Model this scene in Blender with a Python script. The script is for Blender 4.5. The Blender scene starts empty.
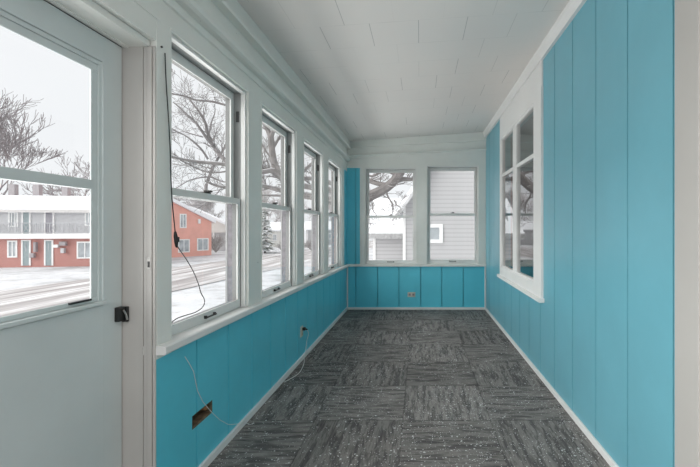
import bpy, bmesh, math, random
from mathutils import Vector, Matrix

scn = bpy.context.scene
COL = scn.collection
random.seed(7)

# ---------------------------------------------------------------- camera model
E = 1.25          # eye height above the porch floor
F = 400.0         # focal length in pixels of a 700 px wide frame
CX, CY = 420.0, 228.5
XL, XR, D = -1.128, 1.014, 6.173   # side walls and end wall of the porch


def at(px, py, Y):
    return Vector(((px - CX) * Y / F, Y, E - (py - CY) * Y / F))


def ground_at(px, py, zg):
    Y = (E - zg) * F / (py - CY)
    return Vector(((px - CX) * Y / F, Y, zg))


cam_d = bpy.data.cameras.new('camera')
cam = bpy.data.objects.new('camera', cam_d)
COL.objects.link(cam)
cam.location = (0, 0, E)
cam.rotation_euler = (math.pi / 2, 0, 0)
cam_d.sensor_width = 36.0
cam_d.lens = 36.0 * F / 700.0
cam_d.shift_x = -(CX - 350.0) / 700.0
cam_d.shift_y = -(233.5 - CY) / 700.0
cam_d.clip_start = 0.02
cam_d.clip_end = 1000
scn.camera = cam

# ---------------------------------------------------------------- mesh helper
class MB:
    def __init__(self, xf=None):
        self.bm = bmesh.new()
        self.xf = xf or (lambda a, b, c: (a, b, c))

    def v(self, a, b, c):
        return self.bm.verts.new(self.xf(a, b, c))

    def box(self, a0, a1, b0, b1, c0, c1, bev=0.0):
        a0, a1 = min(a0, a1), max(a0, a1)
        b0, b1 = min(b0, b1), max(b0, b1)
        c0, c1 = min(c0, c1), max(c0, c1)
        vs = [self.v(a, b, c) for a in (a0, a1) for b in (b0, b1) for c in (c0, c1)]
        idx = [(0, 1, 3, 2), (4, 6, 7, 5), (0, 4, 5, 1), (2, 3, 7, 6), (0, 2, 6, 4), (1, 5, 7, 3)]
        fs = [self.bm.faces.new([vs[i] for i in q]) for q in idx]
        if bev > 0:
            es = list({e for f in fs for e in f.edges})
            bmesh.ops.bevel(self.bm, geom=es, offset=bev, segments=2, profile=0.6, affect='EDGES')
        return self

    def quad(self, pts):
        self.bm.faces.new([self.v(*p) for p in pts])
        return self

    def loft(self, rings, close=True, caps=True):
        """rings: lists of points with equal length, joined ring to ring"""
        vr = [[self.v(*p) for p in r] for r in rings]
        n = len(vr[0])
        for a, b in zip(vr, vr[1:]):
            for i in range(n if close else n - 1):
                j = (i + 1) % n
                self.bm.faces.new((a[i], a[j], b[j], b[i]))
        if caps and close:
            self.bm.faces.new(vr[0])
            self.bm.faces.new(vr[-1])
        return self

    def tube(self, pts, rad, n=6):
        pts = [Vector(p) for p in pts]
        if not isinstance(rad, (list, tuple)):
            rad = [rad] * len(pts)
        rings = []
        up = Vector((0.13, 0.21, 0.97)).normalized()
        for i, p in enumerate(pts):
            d = (pts[min(i + 1, len(pts) - 1)] - pts[max(i - 1, 0)])
            d = d.normalized() if d.length > 1e-9 else Vector((0, 0, 1))
            s = d.cross(up)
            if s.length < 0.05:
                s = d.cross(Vector((1, 0.2, 0)))
            s.normalize()
            t = s.cross(d).normalized()
            rings.append([tuple(p + (s * math.cos(2 * math.pi * k / n) + t * math.sin(2 * math.pi * k / n)) * rad[i])
                          for k in range(n)])
        return self.loft(rings)

    def frame(self, a0, a1, b0, b1, c0, c1, tl, tr, tb, tt, bev=0.0):
        if tb: self.box(a0, a1, b0, b1, c0, c0 + tb, bev)
        if tt: self.box(a0, a1, b0, b1, c1 - tt, c1, bev)
        if tl: self.box(a0, a0 + tl, b0, b1, c0 + tb, c1 - tt, bev)
        if tr: self.box(a1 - tr, a1, b0, b1, c0 + tb, c1 - tt, bev)
        return self

    def build(self, name, mat, parent=None, smooth=False):
        bmesh.ops.recalc_face_normals(self.bm, faces=self.bm.faces[:])
        me = bpy.data.meshes.new(name)
        self.bm.to_mesh(me)
        self.bm.free()
        me.materials.append(mat)
        if smooth:
            for p in me.polygons:
                p.use_smooth = True
        o = bpy.data.objects.new(name, me)
        COL.objects.link(o)
        if parent is not None:
            o.parent = parent
            o.matrix_parent_inverse = parent.matrix_world.inverted() if parent.type != 'EMPTY' else \
                Matrix.Translation(parent.location).inverted()
        return o


def tag(o, label, cat=None, group=None, kind=None):
    o['label'] = label
    if cat:
        o['category'] = cat
    if group:
        o['group'] = group
    if kind:
        o['kind'] = kind
    return o


def empty(name, loc=(0, 0, 0)):
    o = bpy.data.objects.new(name, None)
    COL.objects.link(o)
    o.location = loc
    return o


# ---------------------------------------------------------------- materials
def newmat(name):
    m = bpy.data.materials.new(name)
    m.use_nodes = True
    nt = m.node_tree
    b = nt.nodes['Principled BSDF']
    return m, nt, b


def N(nt, t, **kw):
    n = nt.nodes.new(t)
    for k, v in kw.items():
        setattr(n, k, v)
    return n


def ramp(nt, src, stops):
    r = N(nt, 'ShaderNodeValToRGB')
    els = r.color_ramp.elements
    while len(els) < len(stops):
        els.new(0.5)
    for e, (p, c) in zip(els, stops):
        e.position = p
        e.color = (*c, 1) if len(c) == 3 else c
    nt.links.new(src, r.inputs[0])
    return r


def mixc(nt, fac, a, b, blend='MIX'):
    m = N(nt, 'ShaderNodeMix', data_type='RGBA', blend_type=blend)
    for s, v in ((m.inputs[0], fac), (m.inputs[6], a), (m.inputs[7], b)):
        if hasattr(v, 'is_output'):
            nt.links.new(v, s)
        elif isinstance(v, (int, float)):
            s.default_value = v
        else:
            s.default_value = (*v, 1)
    return m.outputs[2]


def S(r, g, b):
    f = lambda c: (c / 255 / 12.92) if c / 255 <= 0.04045 else ((c / 255 + 0.055) / 1.055) ** 2.4
    return (f(r), f(g), f(b))


def coords(nt, scale=(1, 1, 1)):
    tc = N(nt, 'ShaderNodeTexCoord')
    mp = N(nt, 'ShaderNodeMapping')
    mp.inputs['Scale'].default_value = scale
    nt.links.new(tc.outputs['Object'], mp.inputs[0])
    return mp.outputs[0]


def noise(nt, vec, scale, detail=3, rough=0.5):
    n = N(nt, 'ShaderNodeTexNoise')
    n.inputs['Scale'].default_value = scale
    n.inputs['Detail'].default_value = detail
    n.inputs['Roughness'].default_value = rough
    nt.links.new(vec, n.inputs['Vector'])
    return n.outputs['Fac']


def paint(name, col, rough=0.45, var=0.06, bump=0.02, spec=0.4, chips=None, scale=(1, 1, 1)):
    """painted wood: slight colour drift, brush bump, optional small chips showing another colour"""
    m, nt, b = newmat(name)
    v = coords(nt, scale)
    n1 = noise(nt, v, 2.2, 4, 0.6)
    dark = tuple(c * (1 - var) for c in col)
    lite = tuple(min(1, c * (1 + var)) for c in col)
    r = ramp(nt, n1, [(0.3, dark), (0.7, lite)])
    out = r.outputs[0]
    if chips:
        n2 = noise(nt, v, 34, 2, 0.5)
        k = ramp(nt, n2, [(0.765, (0, 0, 0)), (0.785, (1, 1, 1))])
        out = mixc(nt, k.outputs[0], out, chips)
    nt.links.new(out, b.inputs['Base Color'])
    b.inputs['Roughness'].default_value = rough
    b.inputs['Specular IOR Level'].default_value = spec
    if bump:
        nb = noise(nt, v, 60, 3, 0.6)
        bp = N(nt, 'ShaderNodeBump')
        bp.inputs['Strength'].default_value = bump * 4
        bp.inputs['Distance'].default_value = 0.004
        nt.links.new(nb, bp.inputs['Height'])
        nt.links.new(bp.outputs[0], b.inputs['Normal'])
    return m


def plain(name, col, rough=0.6, metal=0.0, var=0.08, sc=6):
    m, nt, b = newmat(name)
    n1 = noise(nt, coords(nt), sc, 3)
    r = ramp(nt, n1, [(0.3, tuple(c * (1 - var) for c in col)), (0.7, tuple(min(1, c * (1 + var)) for c in col))])
    nt.links.new(r.outputs[0], b.inputs['Base Color'])
    b.inputs['Roughness'].default_value = rough
    b.inputs['Metallic'].default_value = metal
    return m


def glass_mat(name, tint=(0.97, 0.98, 0.98), ior=1.33, base=0.0):
    m = bpy.data.materials.new(name)
    m.use_nodes = True
    nt = m.node_tree
    nt.nodes.clear()
    out = N(nt, 'ShaderNodeOutputMaterial')
    mx = N(nt, 'ShaderNodeMixShader')
    fr = N(nt, 'ShaderNodeFresnel')
    ge = N(nt, 'ShaderNodeNewGeometry')          # same reflection from either face of the pane
    mr = N(nt, 'ShaderNodeMapRange')
    mr.inputs['To Min'].default_value = ior
    mr.inputs['To Max'].default_value = 1.0 / ior
    nt.links.new(ge.outputs['Backfacing'], mr.inputs['Value'])
    nt.links.new(mr.outputs[0], fr.inputs['IOR'])
    tr = N(nt, 'ShaderNodeBsdfTransparent')
    tr.inputs[0].default_value = (*tint, 1)
    gl = N(nt, 'ShaderNodeBsdfGlossy')
    gl.inputs['Roughness'].default_value = 0.0
    if base:
        ad = N(nt, 'ShaderNodeMath', operation='ADD', use_clamp=True)
        ad.inputs[1].default_value = base
        nt.links.new(fr.outputs[0], ad.inputs[0])
        nt.links.new(ad.outputs[0], mx.inputs[0])
    else:
        nt.links.new(fr.outputs[0], mx.inputs[0])
    nt.links.new(tr.outputs[0], mx.inputs[1])
    nt.links.new(gl.outputs[0], mx.inputs[2])
    nt.links.new(mx.outputs[0], out.inputs[0])
    return m


M = {}
TEAL = (0.108, 0.58, 0.72)  # raised to make up for weaker light on street and end walls
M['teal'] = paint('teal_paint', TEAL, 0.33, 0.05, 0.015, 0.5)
M['teal_sheen'] = paint('teal_paint_with_sheen', (0.145, 0.395, 0.475), 0.33, 0.05, 0.015, 0.5)  # same teal with the sky sheen put into its colour
M['trim'] = paint('grey_trim_paint', (0.76, 0.775, 0.735), 0.45, 0.04, 0.03, chips=(0.30, 0.31, 0.30))
M['sash'] = paint('sash_paint', (0.72, 0.73, 0.71), 0.45, 0.04, 0.03)
M['white'] = paint('white_trim_paint', (0.76, 0.76, 0.745), 0.45, 0.03, 0.02)
M['jamb'] = paint('warm_white_jamb_paint', (0.52, 0.505, 0.48), 0.5, 0.05, 0.03, chips=(0.42, 0.38, 0.34))
M['door'] = paint('pale_grey_door_paint', (0.60, 0.655, 0.65), 0.42, 0.05, 0.02)
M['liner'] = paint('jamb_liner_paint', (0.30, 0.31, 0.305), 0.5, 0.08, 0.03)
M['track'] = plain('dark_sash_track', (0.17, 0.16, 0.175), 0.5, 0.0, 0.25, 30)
M['sash_shade'] = plain('shaded_outside_paint', (0.20, 0.205, 0.20), 0.6)  # sash paint darkened outside to shade its sunlit reveals
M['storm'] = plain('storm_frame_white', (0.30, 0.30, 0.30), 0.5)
M['casing'] = paint('house_casing_paint', (0.42, 0.412, 0.39), 0.5, 0.03, 0.02)
M['beige'] = paint('beige_door_paint', (0.47, 0.41, 0.355), 0.5)
M['glass'] = glass_mat('window_glass')
M['glass2'] = glass_mat('house_window_glass', (0.90, 0.91, 0.91), 2.4, 0.16)
M['black'] = plain('black_metal', (0.012, 0.012, 0.012), 0.35, 0.0)
M['bronze'] = plain('dark_bronze_metal', (0.045, 0.042, 0.04), 0.4, 0.6)
M['steel'] = plain('dull_steel', (0.45, 0.44, 0.42), 0.4, 0.7)
M['ivory'] = plain('ivory_plastic', (0.62, 0.60, 0.52), 0.4)
M['wirewhite'] = plain('white_wire', (0.70, 0.71, 0.70), 0.45)
M['rust'] = plain('bare_wood_brown', (0.17, 0.115, 0.07), 0.85, 0, 0.5, 25)
M['boxgrey'] = plain('old_box_metal', (0.16, 0.135, 0.085), 0.6, 0.2, 0.5, 40)
M['room'] = plain('dim_room_wall', (0.20, 0.195, 0.185), 0.8)


def ceiling_mat():
    m, nt, b = newmat('ceiling_tiles')
    L = nt.links.new
    T = 0.334
    tc = N(nt, 'ShaderNodeTexCoord')
    sep = N(nt, 'ShaderNodeSeparateXYZ'); L(tc.outputs['Object'], sep.inputs[0])

    def mth(op, a, b_=None, c=None):
        n = N(nt, 'ShaderNodeMath', operation=op)
        for k, v in enumerate((a, b_, c)):
            if v is None:
                continue
            if hasattr(v, 'is_output'):
                L(v, n.inputs[k])
            else:
                n.inputs[k].default_value = v
        return n.outputs[0]
    yv = mth('DIVIDE', mth('ADD', sep.outputs[1], -2.705 + 20 * T), T)
    row = mth('FLOOR', yv)
    par = mth('MODULO', row, 2.0)
    xv = mth('ADD', mth('DIVIDE', mth('ADD', sep.outputs[0], 0.01 + 20 * T), T), mth('MULTIPLY', par, 0.5))
    ex = mth('PINGPONG', mth('FRACT', xv), 0.5)
    ey = mth('PINGPONG', mth('FRACT', yv), 0.5)
    jx = ramp(nt, ex, [(0.0025, (1, 1, 1)), (0.008, (0, 0, 0))])
    jy = ramp(nt, ey, [(0.002, (0.35, 0.35, 0.35)), (0.007, (0, 0, 0))])
    cell = N(nt, 'ShaderNodeCombineXYZ')
    L(mth('FLOOR', mth('ADD', xv, 0.5)), cell.inputs[0]); L(row, cell.inputs[1])
    wn = N(nt, 'ShaderNodeTexWhiteNoise', noise_dimensions='3D'); L(cell.outputs[0], wn.inputs[0])
    st = ramp(nt, wn.outputs['Value'], [(0.25, (0.05, 0.05, 0.05)), (0.75, (0.75, 0.75, 0.75))])
    nz = noise(nt, tc.outputs['Object'], 3.0, 2)
    k = ramp(nt, nz, [(0.40, (0, 0, 0)), (0.60, (1, 1, 1))])
    jt = mth('MAXIMUM', mth('MULTIPLY', jx.outputs[0], st.outputs[0]), mth('MULTIPLY', jy.outputs[0], k.outputs[0]))
    n2 = noise(nt, tc.outputs['Object'], 1.3, 3)
    base = ramp(nt, n2, [(0.3, (0.735, 0.705, 0.675)), (0.7, (0.76, 0.725, 0.69))])
    c = mixc(nt, jt, base.outputs[0], (0.22, 0.22, 0.21))
    L(c, b.inputs['Base Color'])
    b.inputs['Roughness'].default_value = 0.6
    return m


def carpet_mat():
    m, nt, b = newmat('carpet_tiles')
    L = nt.links.new
    T = 0.572
    tc = N(nt, 'ShaderNodeTexCoord')
    mp = N(nt, 'ShaderNodeMapping')
    mp.inputs['Location'].default_value = (0.1125 / T, -2.607 / T + 20, 0)
    mp.inputs['Scale'].default_value = (1 / T, 1 / T, 1)
    L(tc.outputs['Object'], mp.inputs[0])
    ck = N(nt, 'ShaderNodeTexChecker')
    ck.inputs['Scale'].default_value = 1.0
    ck.inputs['Color1'].default_value = (0, 0, 0, 1)
    ck.inputs['Color2'].default_value = (1, 1, 1, 1)
    off = N(nt, 'ShaderNodeVectorMath', operation='ADD')
    off.inputs[1].default_value = (21, 0, 0.5)
    L(mp.outputs[0], off.inputs[0])
    L(off.outputs[0], ck.inputs['Vector'])
    sep = N(nt, 'ShaderNodeSeparateXYZ')
    L(off.outputs[0], sep.inputs[0])

    def floor_of(s):
        n = N(nt, 'ShaderNodeMath', operation='FLOOR')
        L(s, n.inputs[0])
        return n.outputs[0]
    fx, fy = floor_of(sep.outputs[0]), floor_of(sep.outputs[1])
    cid = N(nt, 'ShaderNodeCombineXYZ')
    L(fx, cid.inputs[0]); L(fy, cid.inputs[1])
    wn = N(nt, 'ShaderNodeTexWhiteNoise', noise_dimensions='3D')
    L(cid.outputs[0], wn.inputs[0])
    a = N(nt, 'ShaderNodeCombineXYZ'); L(sep.outputs[0], a.inputs[0]); L(sep.outputs[1], a.inputs[1])
    c = N(nt, 'ShaderNodeCombineXYZ'); L(sep.outputs[1], c.inputs[0]); L(sep.outputs[0], c.inputs[1])
    vm = N(nt, 'ShaderNodeMix', data_type='VECTOR')
    L(ck.outputs['Fac'], vm.inputs[0]); L(a.outputs[0], vm.inputs[4]); L(c.outputs[0], vm.inputs[5])
    add = N(nt, 'ShaderNodeVectorMath', operation='MULTIPLY_ADD')
    L(wn.outputs['Color'], add.inputs[0]); add.inputs[1].default_value = (17, 17, 17); L(vm.outputs[1], add.inputs[2])
    st = N(nt, 'ShaderNodeMapping')
    st.inputs['Scale'].default_value = (2.8, 17.0, 1)
    L(add.outputs[0], st.inputs[0])
    n1 = noise(nt, st.outputs[0], 1.0, 5, 0.62)
    r1 = ramp(nt, n1, [(0.40, S(98, 96, 95)), (0.475, S(115, 112, 110)), (0.505, S(132, 129, 126)), (0.66, S(143, 139, 136))])
    st2 = N(nt, 'ShaderNodeMapping')
    st2.inputs['Scale'].default_value = (7, 60.0, 1)
    L(add.outputs[0], st2.inputs[0])
    n2 = noise(nt, st2.outputs[0], 1.0, 3, 0.6)
    r2 = ramp(nt, n2, [(0.42, (0.72, 0.72, 0.72)), (0.50, (1.04, 1.04, 1.03))])
    col = mixc(nt, 0.8, r1.outputs[0], r2.outputs[0], 'MULTIPLY')
    # per tile tone
    tone = ramp(nt, wn.outputs['Value'], [(0, (0.80, 0.80, 0.80)), (1, (1.06, 1.06, 1.06))])
    col = mixc(nt, 1.0, col, tone.outputs[0], 'MULTIPLY')
    # yarn grain
    n3 = noise(nt, off.outputs[0], 190, 2)
    r3 = ramp(nt, n3, [(0.3, (0.65, 0.65, 0.65)), (0.7, (1.25, 1.25, 1.25))])
    col = mixc(nt, 0.7, col, r3.outputs[0], 'MULTIPLY')
    # thin seams between tiles
    def frac_edge(s):
        f = N(nt, 'ShaderNodeMath', operation='FRACT'); L(s, f.inputs[0])
        p = N(nt, 'ShaderNodeMath', operation='PINGPONG'); L(f.outputs[0], p.inputs[0]); p.inputs[1].default_value = 0.5
        return p.outputs[0]
    mn = N(nt, 'ShaderNodeMath', operation='MINIMUM')
    L(frac_edge(sep.outputs[0]), mn.inputs[0]); L(frac_edge(sep.outputs[1]), mn.inputs[1])
    rs = ramp(nt, mn.outputs[0], [(0.002, (0.55, 0.55, 0.55)), (0.010, (1, 1, 1))])
    col = mixc(nt, 0.8, col, rs.outputs[0], 'MULTIPLY')
    # scraped paint flecks lying in drifts
    n5 = noise(nt, off.outputs[0], 1.35, 4, 0.6)
    r5 = ramp(nt, n5, [(0.38, (0.035, 0.035, 0.035)), (0.68, (0.42, 0.42, 0.42))])
    sd = None
    for sc, rad in ((34.0, 0.36), (80.0, 0.46)):
        vo = N(nt, 'ShaderNodeTexVoronoi')
        vo.inputs['Scale'].default_value = sc
        L(off.outputs[0], vo.inputs['Vector'])
        sp = N(nt, 'ShaderNodeSeparateColor'); L(vo.outputs['Color'], sp.inputs[0])
        lt = N(nt, 'ShaderNodeMath', operation='LESS_THAN'); L(sp.outputs[0], lt.inputs[0]); L(r5.outputs[0], lt.inputs[1])
        rr = N(nt, 'ShaderNodeMath', operation='MULTIPLY'); L(sp.outputs[1], rr.inputs[0]); rr.inputs[1].default_value = rad
        l2 = N(nt, 'ShaderNodeMath', operation='LESS_THAN'); L(vo.outputs['Distance'], l2.inputs[0]); L(rr.outputs[0], l2.inputs[1])
        mu = N(nt, 'ShaderNodeMath', operation='MULTIPLY'); L(lt.outputs[0], mu.inputs[0]); L(l2.outputs[0], mu.inputs[1])
        if sd is None:
            sd = mu.outputs[0]
        else:
            mxx = N(nt, 'ShaderNodeMath', operation='MAXIMUM'); L(sd, mxx.inputs[0]); L(mu.outputs[0], mxx.inputs[1]); sd = mxx.outputs[0]
    col = mixc(nt, sd, col, (0.62, 0.62, 0.61))
    L(col, b.inputs['Base Color'])
    b.inputs['Roughness'].default_value = 0.95
    b.inputs['Specular IOR Level'].default_value = 0.15
    bp = N(nt, 'ShaderNodeBump'); bp.inputs['Strength'].default_value = 0.35; bp.inputs['Distance'].default_value = 0.004
    L(n3, bp.inputs['Height']); L(bp.outputs[0], b.inputs['Normal'])
    return m


M['ceiling'] = ceiling_mat()
M['carpet'] = carpet_mat()


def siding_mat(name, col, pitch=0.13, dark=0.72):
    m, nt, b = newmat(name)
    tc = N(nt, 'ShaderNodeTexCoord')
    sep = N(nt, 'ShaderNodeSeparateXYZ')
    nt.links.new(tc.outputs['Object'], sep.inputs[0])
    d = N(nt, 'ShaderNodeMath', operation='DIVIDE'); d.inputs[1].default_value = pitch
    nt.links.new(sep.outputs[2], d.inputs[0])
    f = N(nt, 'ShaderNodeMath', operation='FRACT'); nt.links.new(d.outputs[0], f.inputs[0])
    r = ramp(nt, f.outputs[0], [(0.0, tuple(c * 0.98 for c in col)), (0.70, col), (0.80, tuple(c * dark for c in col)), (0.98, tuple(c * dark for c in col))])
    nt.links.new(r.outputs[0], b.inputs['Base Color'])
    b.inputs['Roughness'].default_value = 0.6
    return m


def brick_mat(name, c1, c2, mortar, sc=1.0):
    m, nt, b = newmat(name)
    tc = N(nt, 'ShaderNodeTexCoord')
    sep = N(nt, 'ShaderNodeSeparateXYZ'); nt.links.new(tc.outputs['Object'], sep.inputs[0])
    ad = N(nt, 'ShaderNodeMath', operation='ADD')
    nt.links.new(sep.outputs[0], ad.inputs[0]); nt.links.new(sep.outputs[1], ad.inputs[1])
    cb = N(nt, 'ShaderNodeCombineXYZ')
    nt.links.new(ad.outputs[0], cb.inputs[0]); nt.links.new(sep.outputs[2], cb.inputs[1])
    br = N(nt, 'ShaderNodeTexBrick')
    br.inputs['Scale'].default_value = sc
    br.inputs['Brick Width'].default_value = 0.22
    br.inputs['Row Height'].default_value = 0.075
    br.inputs['Mortar Size'].default_value = 0.008
    br.inputs['Color1'].default_value = (*c1, 1)
    br.inputs['Color2'].default_value = (*c2, 1)
    br.inputs['Mortar'].default_value = (*mortar, 1)
    nt.links.new(cb.outputs[0], br.inputs['Vector'])
    nt.links.new(br.outputs['Color'], b.inputs['Base Color'])
    b.inputs['Roughness'].default_value = 0.85
    return m


def snow_mat():
    m, nt, b = newmat('snow')
    v = coords(nt)
    n = noise(nt, v, 0.35, 6, 0.65)
    r = ramp(nt, n, [(0.38, (0.42, 0.42, 0.43)), (0.50, (0.60, 0.605, 0.62)), (0.66, (0.68, 0.685, 0.70))])
    # grass and dirt showing through in places
    n2 = noise(nt, v, 1.7, 6, 0.75)
    k = ramp(nt, n2, [(0.53, (0, 0, 0)), (0.66, (0.6, 0.6, 0.6))])
    c = mixc(nt, k.outputs[0], r.outputs[0], (0.36, 0.33, 0.31))
    nt.links.new(c, b.inputs['Base Color'])
    b.inputs['Roughness'].default_value = 0.8
    return m


def road_mat():
    m, nt, b = newmat('slushy_asphalt')
    v = coords(nt, (1, 0.06, 1))
    n = noise(nt, v, 1.5, 5, 0.6)
    r = ramp(nt, n, [(0.33, S(142, 136, 135)), (0.46, S(168, 162, 161)), (0.54, S(190, 186, 185)), (0.62, S(226, 225, 226))])
    nt.links.new(r.outputs[0], b.inputs['Base Color'])
    b.inputs['Roughness'].default_value = 0.6
    return m


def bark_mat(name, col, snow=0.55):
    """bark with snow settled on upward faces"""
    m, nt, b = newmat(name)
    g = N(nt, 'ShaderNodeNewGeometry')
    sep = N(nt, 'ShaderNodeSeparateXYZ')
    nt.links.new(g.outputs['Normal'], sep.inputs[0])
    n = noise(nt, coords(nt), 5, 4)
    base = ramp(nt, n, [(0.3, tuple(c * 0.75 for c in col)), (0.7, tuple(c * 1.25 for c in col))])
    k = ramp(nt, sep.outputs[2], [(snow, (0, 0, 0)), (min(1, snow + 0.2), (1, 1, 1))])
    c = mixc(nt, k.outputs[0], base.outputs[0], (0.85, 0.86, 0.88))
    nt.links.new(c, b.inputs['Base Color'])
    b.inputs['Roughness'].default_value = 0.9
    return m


M['snow'] = snow_mat()
M['road'] = road_mat()
M['roofsnow'] = plain('roof_snow', (0.90, 0.91, 0.93), 0.8, 0, 0.02, 1)
M['brick'] = brick_mat('motel_brick', S(186, 128, 120), S(176, 118, 110), S(194, 164, 158))
M['redwall'] = plain('red_painted_wall', S(232, 172, 158), 0.8, 0, 0.05, 1.5)
M['offwhite'] = plain('offwhite_render', (0.56, 0.56, 0.57), 0.7, 0, 0.04)
M['fascia'] = plain('white_fascia', (0.86, 0.85, 0.84), 0.6, 0, 0.03)
M['rail'] = plain('grey_railing_metal', (0.50, 0.50, 0.52), 0.5)
M['doorgreen'] = plain('grey_green_door', (0.30, 0.36, 0.37), 0.5)
M['doorgrey'] = plain('grey_door', (0.33, 0.32, 0.35), 0.5)
M['winpane'] = plain('far_window_pane', (0.42, 0.45, 0.47), 0.2, 0, 0.25, 1.5)
M['winframe'] = plain('far_window_frame', (0.84, 0.84, 0.83), 0.5)
M['metalbox'] = plain('grey_wall_box', (0.36, 0.33, 0.34), 0.5)
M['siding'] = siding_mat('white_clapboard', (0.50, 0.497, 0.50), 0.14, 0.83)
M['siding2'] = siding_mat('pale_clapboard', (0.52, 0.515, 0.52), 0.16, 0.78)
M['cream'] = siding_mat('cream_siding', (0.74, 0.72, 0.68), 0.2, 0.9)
M['eave'] = plain('grey_eave', (0.40, 0.40, 0.40), 0.8, 0, 0.3, 8)
M['bark'] = bark_mat('tree_bark', (0.22, 0.205, 0.205), 0.8)
M['bark2'] = bark_mat('snowy_bark', (0.20, 0.185, 0.18), 0.75)
M['twig'] = bark_mat('pale_twigs', (0.30, 0.275, 0.28), 0.75)
M['fartwig'] = bark_mat('hazy_far_twigs', (0.50, 0.47, 0.47), 0.6)  # distance haze put into the twig colour
M['needle'] = bark_mat('snowy_needles', (0.34, 0.36, 0.31), 0.55)
M['shrubm'] = bark_mat('shrub_twigs', (0.33, 0.31, 0.30), 0.6)

# ---------------------------------------------------------------- porch shell
xfL = lambda u, w, z: (XL - w, u, z)      # u = along the wall, w = depth away from the room
xfR = lambda u, w, z: (XR + w, u, z)
xfB = lambda u, w, z: (u, D + w, z)


def zceil(x):
    return 2.66 + 0.0695 * x


def panel(mb, u0, u1, z0, z1, grooves, depth=0.015, gw=0.0095):
    """board wall skin with V grooves, front at w=0"""
    prof = [(u0, 0.0)]
    for g in grooves:
        if u0 + gw < g < u1 - gw:
            prof += [(g - gw / 2, 0), (g - gw * 0.42, depth), (g + gw * 0.42, depth), (g + gw / 2, 0)]
    prof.append((u1, 0.0))
    bk = 0.015
    ring = prof + [(u1, bk), (u0, bk)]
    mb.loft([[(u, w, z0) for u, w in ring], [(u, w, z1) for u, w in ring]])


YN = 0.30                                  # near end of what is built

mb = MB()
mb.box(XL - 0.135, XR + 0.12, -0.3, D + 0.15, -0.12, 0.0)
o = mb.build('floor', M['carpet'])
tag(o, 'dark grey streaky carpet tiles laid quarter-turn over the porch floor', 'floor', kind='structure')

mb = MB()
xa, xb = XL - 0.2, XR + 0.14
mb.loft([[(xa, y, zceil(xa)), (xb, y, zceil(xb)), (xb, y, zceil(xb) + 0.15), (xa, y, zceil(xa) + 0.15)] for y in (0.2, D + 0.16)])
o = mb.build('ceiling', M['ceiling'])
tag(o, 'sloping porch ceiling of painted square fibre tiles with staggered joints', 'ceiling', kind='structure')

# --- window layout on the street side
WU = [(1.810, 2.610), (2.837, 3.637), (3.865, 4.665), (4.893, 5.693)]
WH = [2.140, 2.134, 2.120, 2.118]
WM = [1.425, 1.425, 1.428, 1.430]


def zstool(y):
    return 0.748 - 0.0105 * (y - 1.7)


HOLE = (1.98, 2.18, 0.250, 0.320)
gl = [1.69 + 0.332 * k for k in range(14)]
Y0L = 1.712
mb = MB(xfL)
# panelled apron below the windows, with the outlet cut-out left open
panel(mb, Y0L, HOLE[0], 0.0, 0.71, gl)
panel(mb, HOLE[0], HOLE[1], 0.0, HOLE[2], gl)
panel(mb, HOLE[0], HOLE[1], HOLE[3], 0.71, gl)
panel(mb, HOLE[1], D, 0.0, 0.71, gl)
# outer body of the wall
mb.box(Y0L, D + 0.15, 0.10, 0.129, -0.05, 0.688)
for a, b_, c, d in ((Y0L, HOLE[0], 0, 0.69), (HOLE[1], D, 0, 0.69), (HOLE[0], HOLE[1], 0, HOLE[2]), (HOLE[0], HOLE[1], HOLE[3], 0.69)):
    mb.box(a, b_, 0.016, 0.10, c, d)
# strip of panelling between last window and the corner
panel(mb, 5.92, D, 0.70, 2.135, [])
mb.box(5.936, D + 0.15, 0.016, 0.128, 0.69, 2.135)
o = mb.build('wall_left', M['teal'])
tag(o, 'teal vertical board wall below the row of street windows, with an open cut-out', 'wall', kind='structure')

# --- painted casing: posts, header, crown on the street side
mb = MB(xfL)
posts = [(1.709, WU[0][0])] + [(WU[i][1], WU[i + 1][0]) for i in range(3)] + [(WU[3][1], 5.935)]
for i, (a, b_) in enumerate(posts):
    mb.box(a, b_, -0.004, 0.130, 0.69, 2.30)
for i, (a, b_) in enumerate(WU):
    mb.box(a - 0.002, b_ + 0.002, -0.003, 0.128, WH[i], 2.299)
    # thin bead round each opening
    for (p, q, r, s) in ((a - 0.012, a - 0.001, 0.75, WH[i] + 0.001) if i else (a - 0.001, a - 0.0005, 2.0, 2.01), (b_ + 0.001, b_ + 0.012, 0.75, WH[i] + 0.001), (a - 0.012, b_ + 0.012, WH[i] + 0.001, WH[i] + 0.012)):
        mb.box(p, q, -0.009, 0.01, r, s)
mb.box(5.934, D + 0.15, -0.003, 0.1285, 2.13, 2.299)
mb.box(-0.3, 1.75, -0.006, 0.19, 2.145, 2.30)          # head board above the door
mb.box(-0.3, 1.7085, -0.002, 0.12, 2.052, 2.146)
o = mb.build('trim_1', M['trim'])
tag(o, 'pale grey-green painted window posts and header board along the street side', 'trim', kind='structure')

mb = MB()
prof = [(XL + 0.003, 2.243), (XL + 0.014, 2.246), (XL + 0.016, 2.268), (XL + 0.008, 2.274), (XL + 0.008, 2.290), (XL + 0.040, 2.294), (XL + 0.058, 2.302), (XL + 0.066, 2.320), (XL + 0.062, 2.345), (XL + 0.046, 2.360),
        (XL + 0.020, 2.366), (XL + 0.014, 2.46), (XL + 0.010, 2.468), (XL + 0.062, 2.470), (XL + 0.068, 2.485), (XL + 0.064, 2.52), (XL + 0.056, 2.60), (XL - 0.1, 2.60), (XL - 0.1, 2.243)]
mb.loft([[(x, y, z) for x, z in prof] for y in (-0.3, D + 0.1)])
o = mb.build('trim_2', M['trim'])
tag(o, 'stepped crown moulding running above the row of street windows', 'trim', kind='structure')

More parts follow.
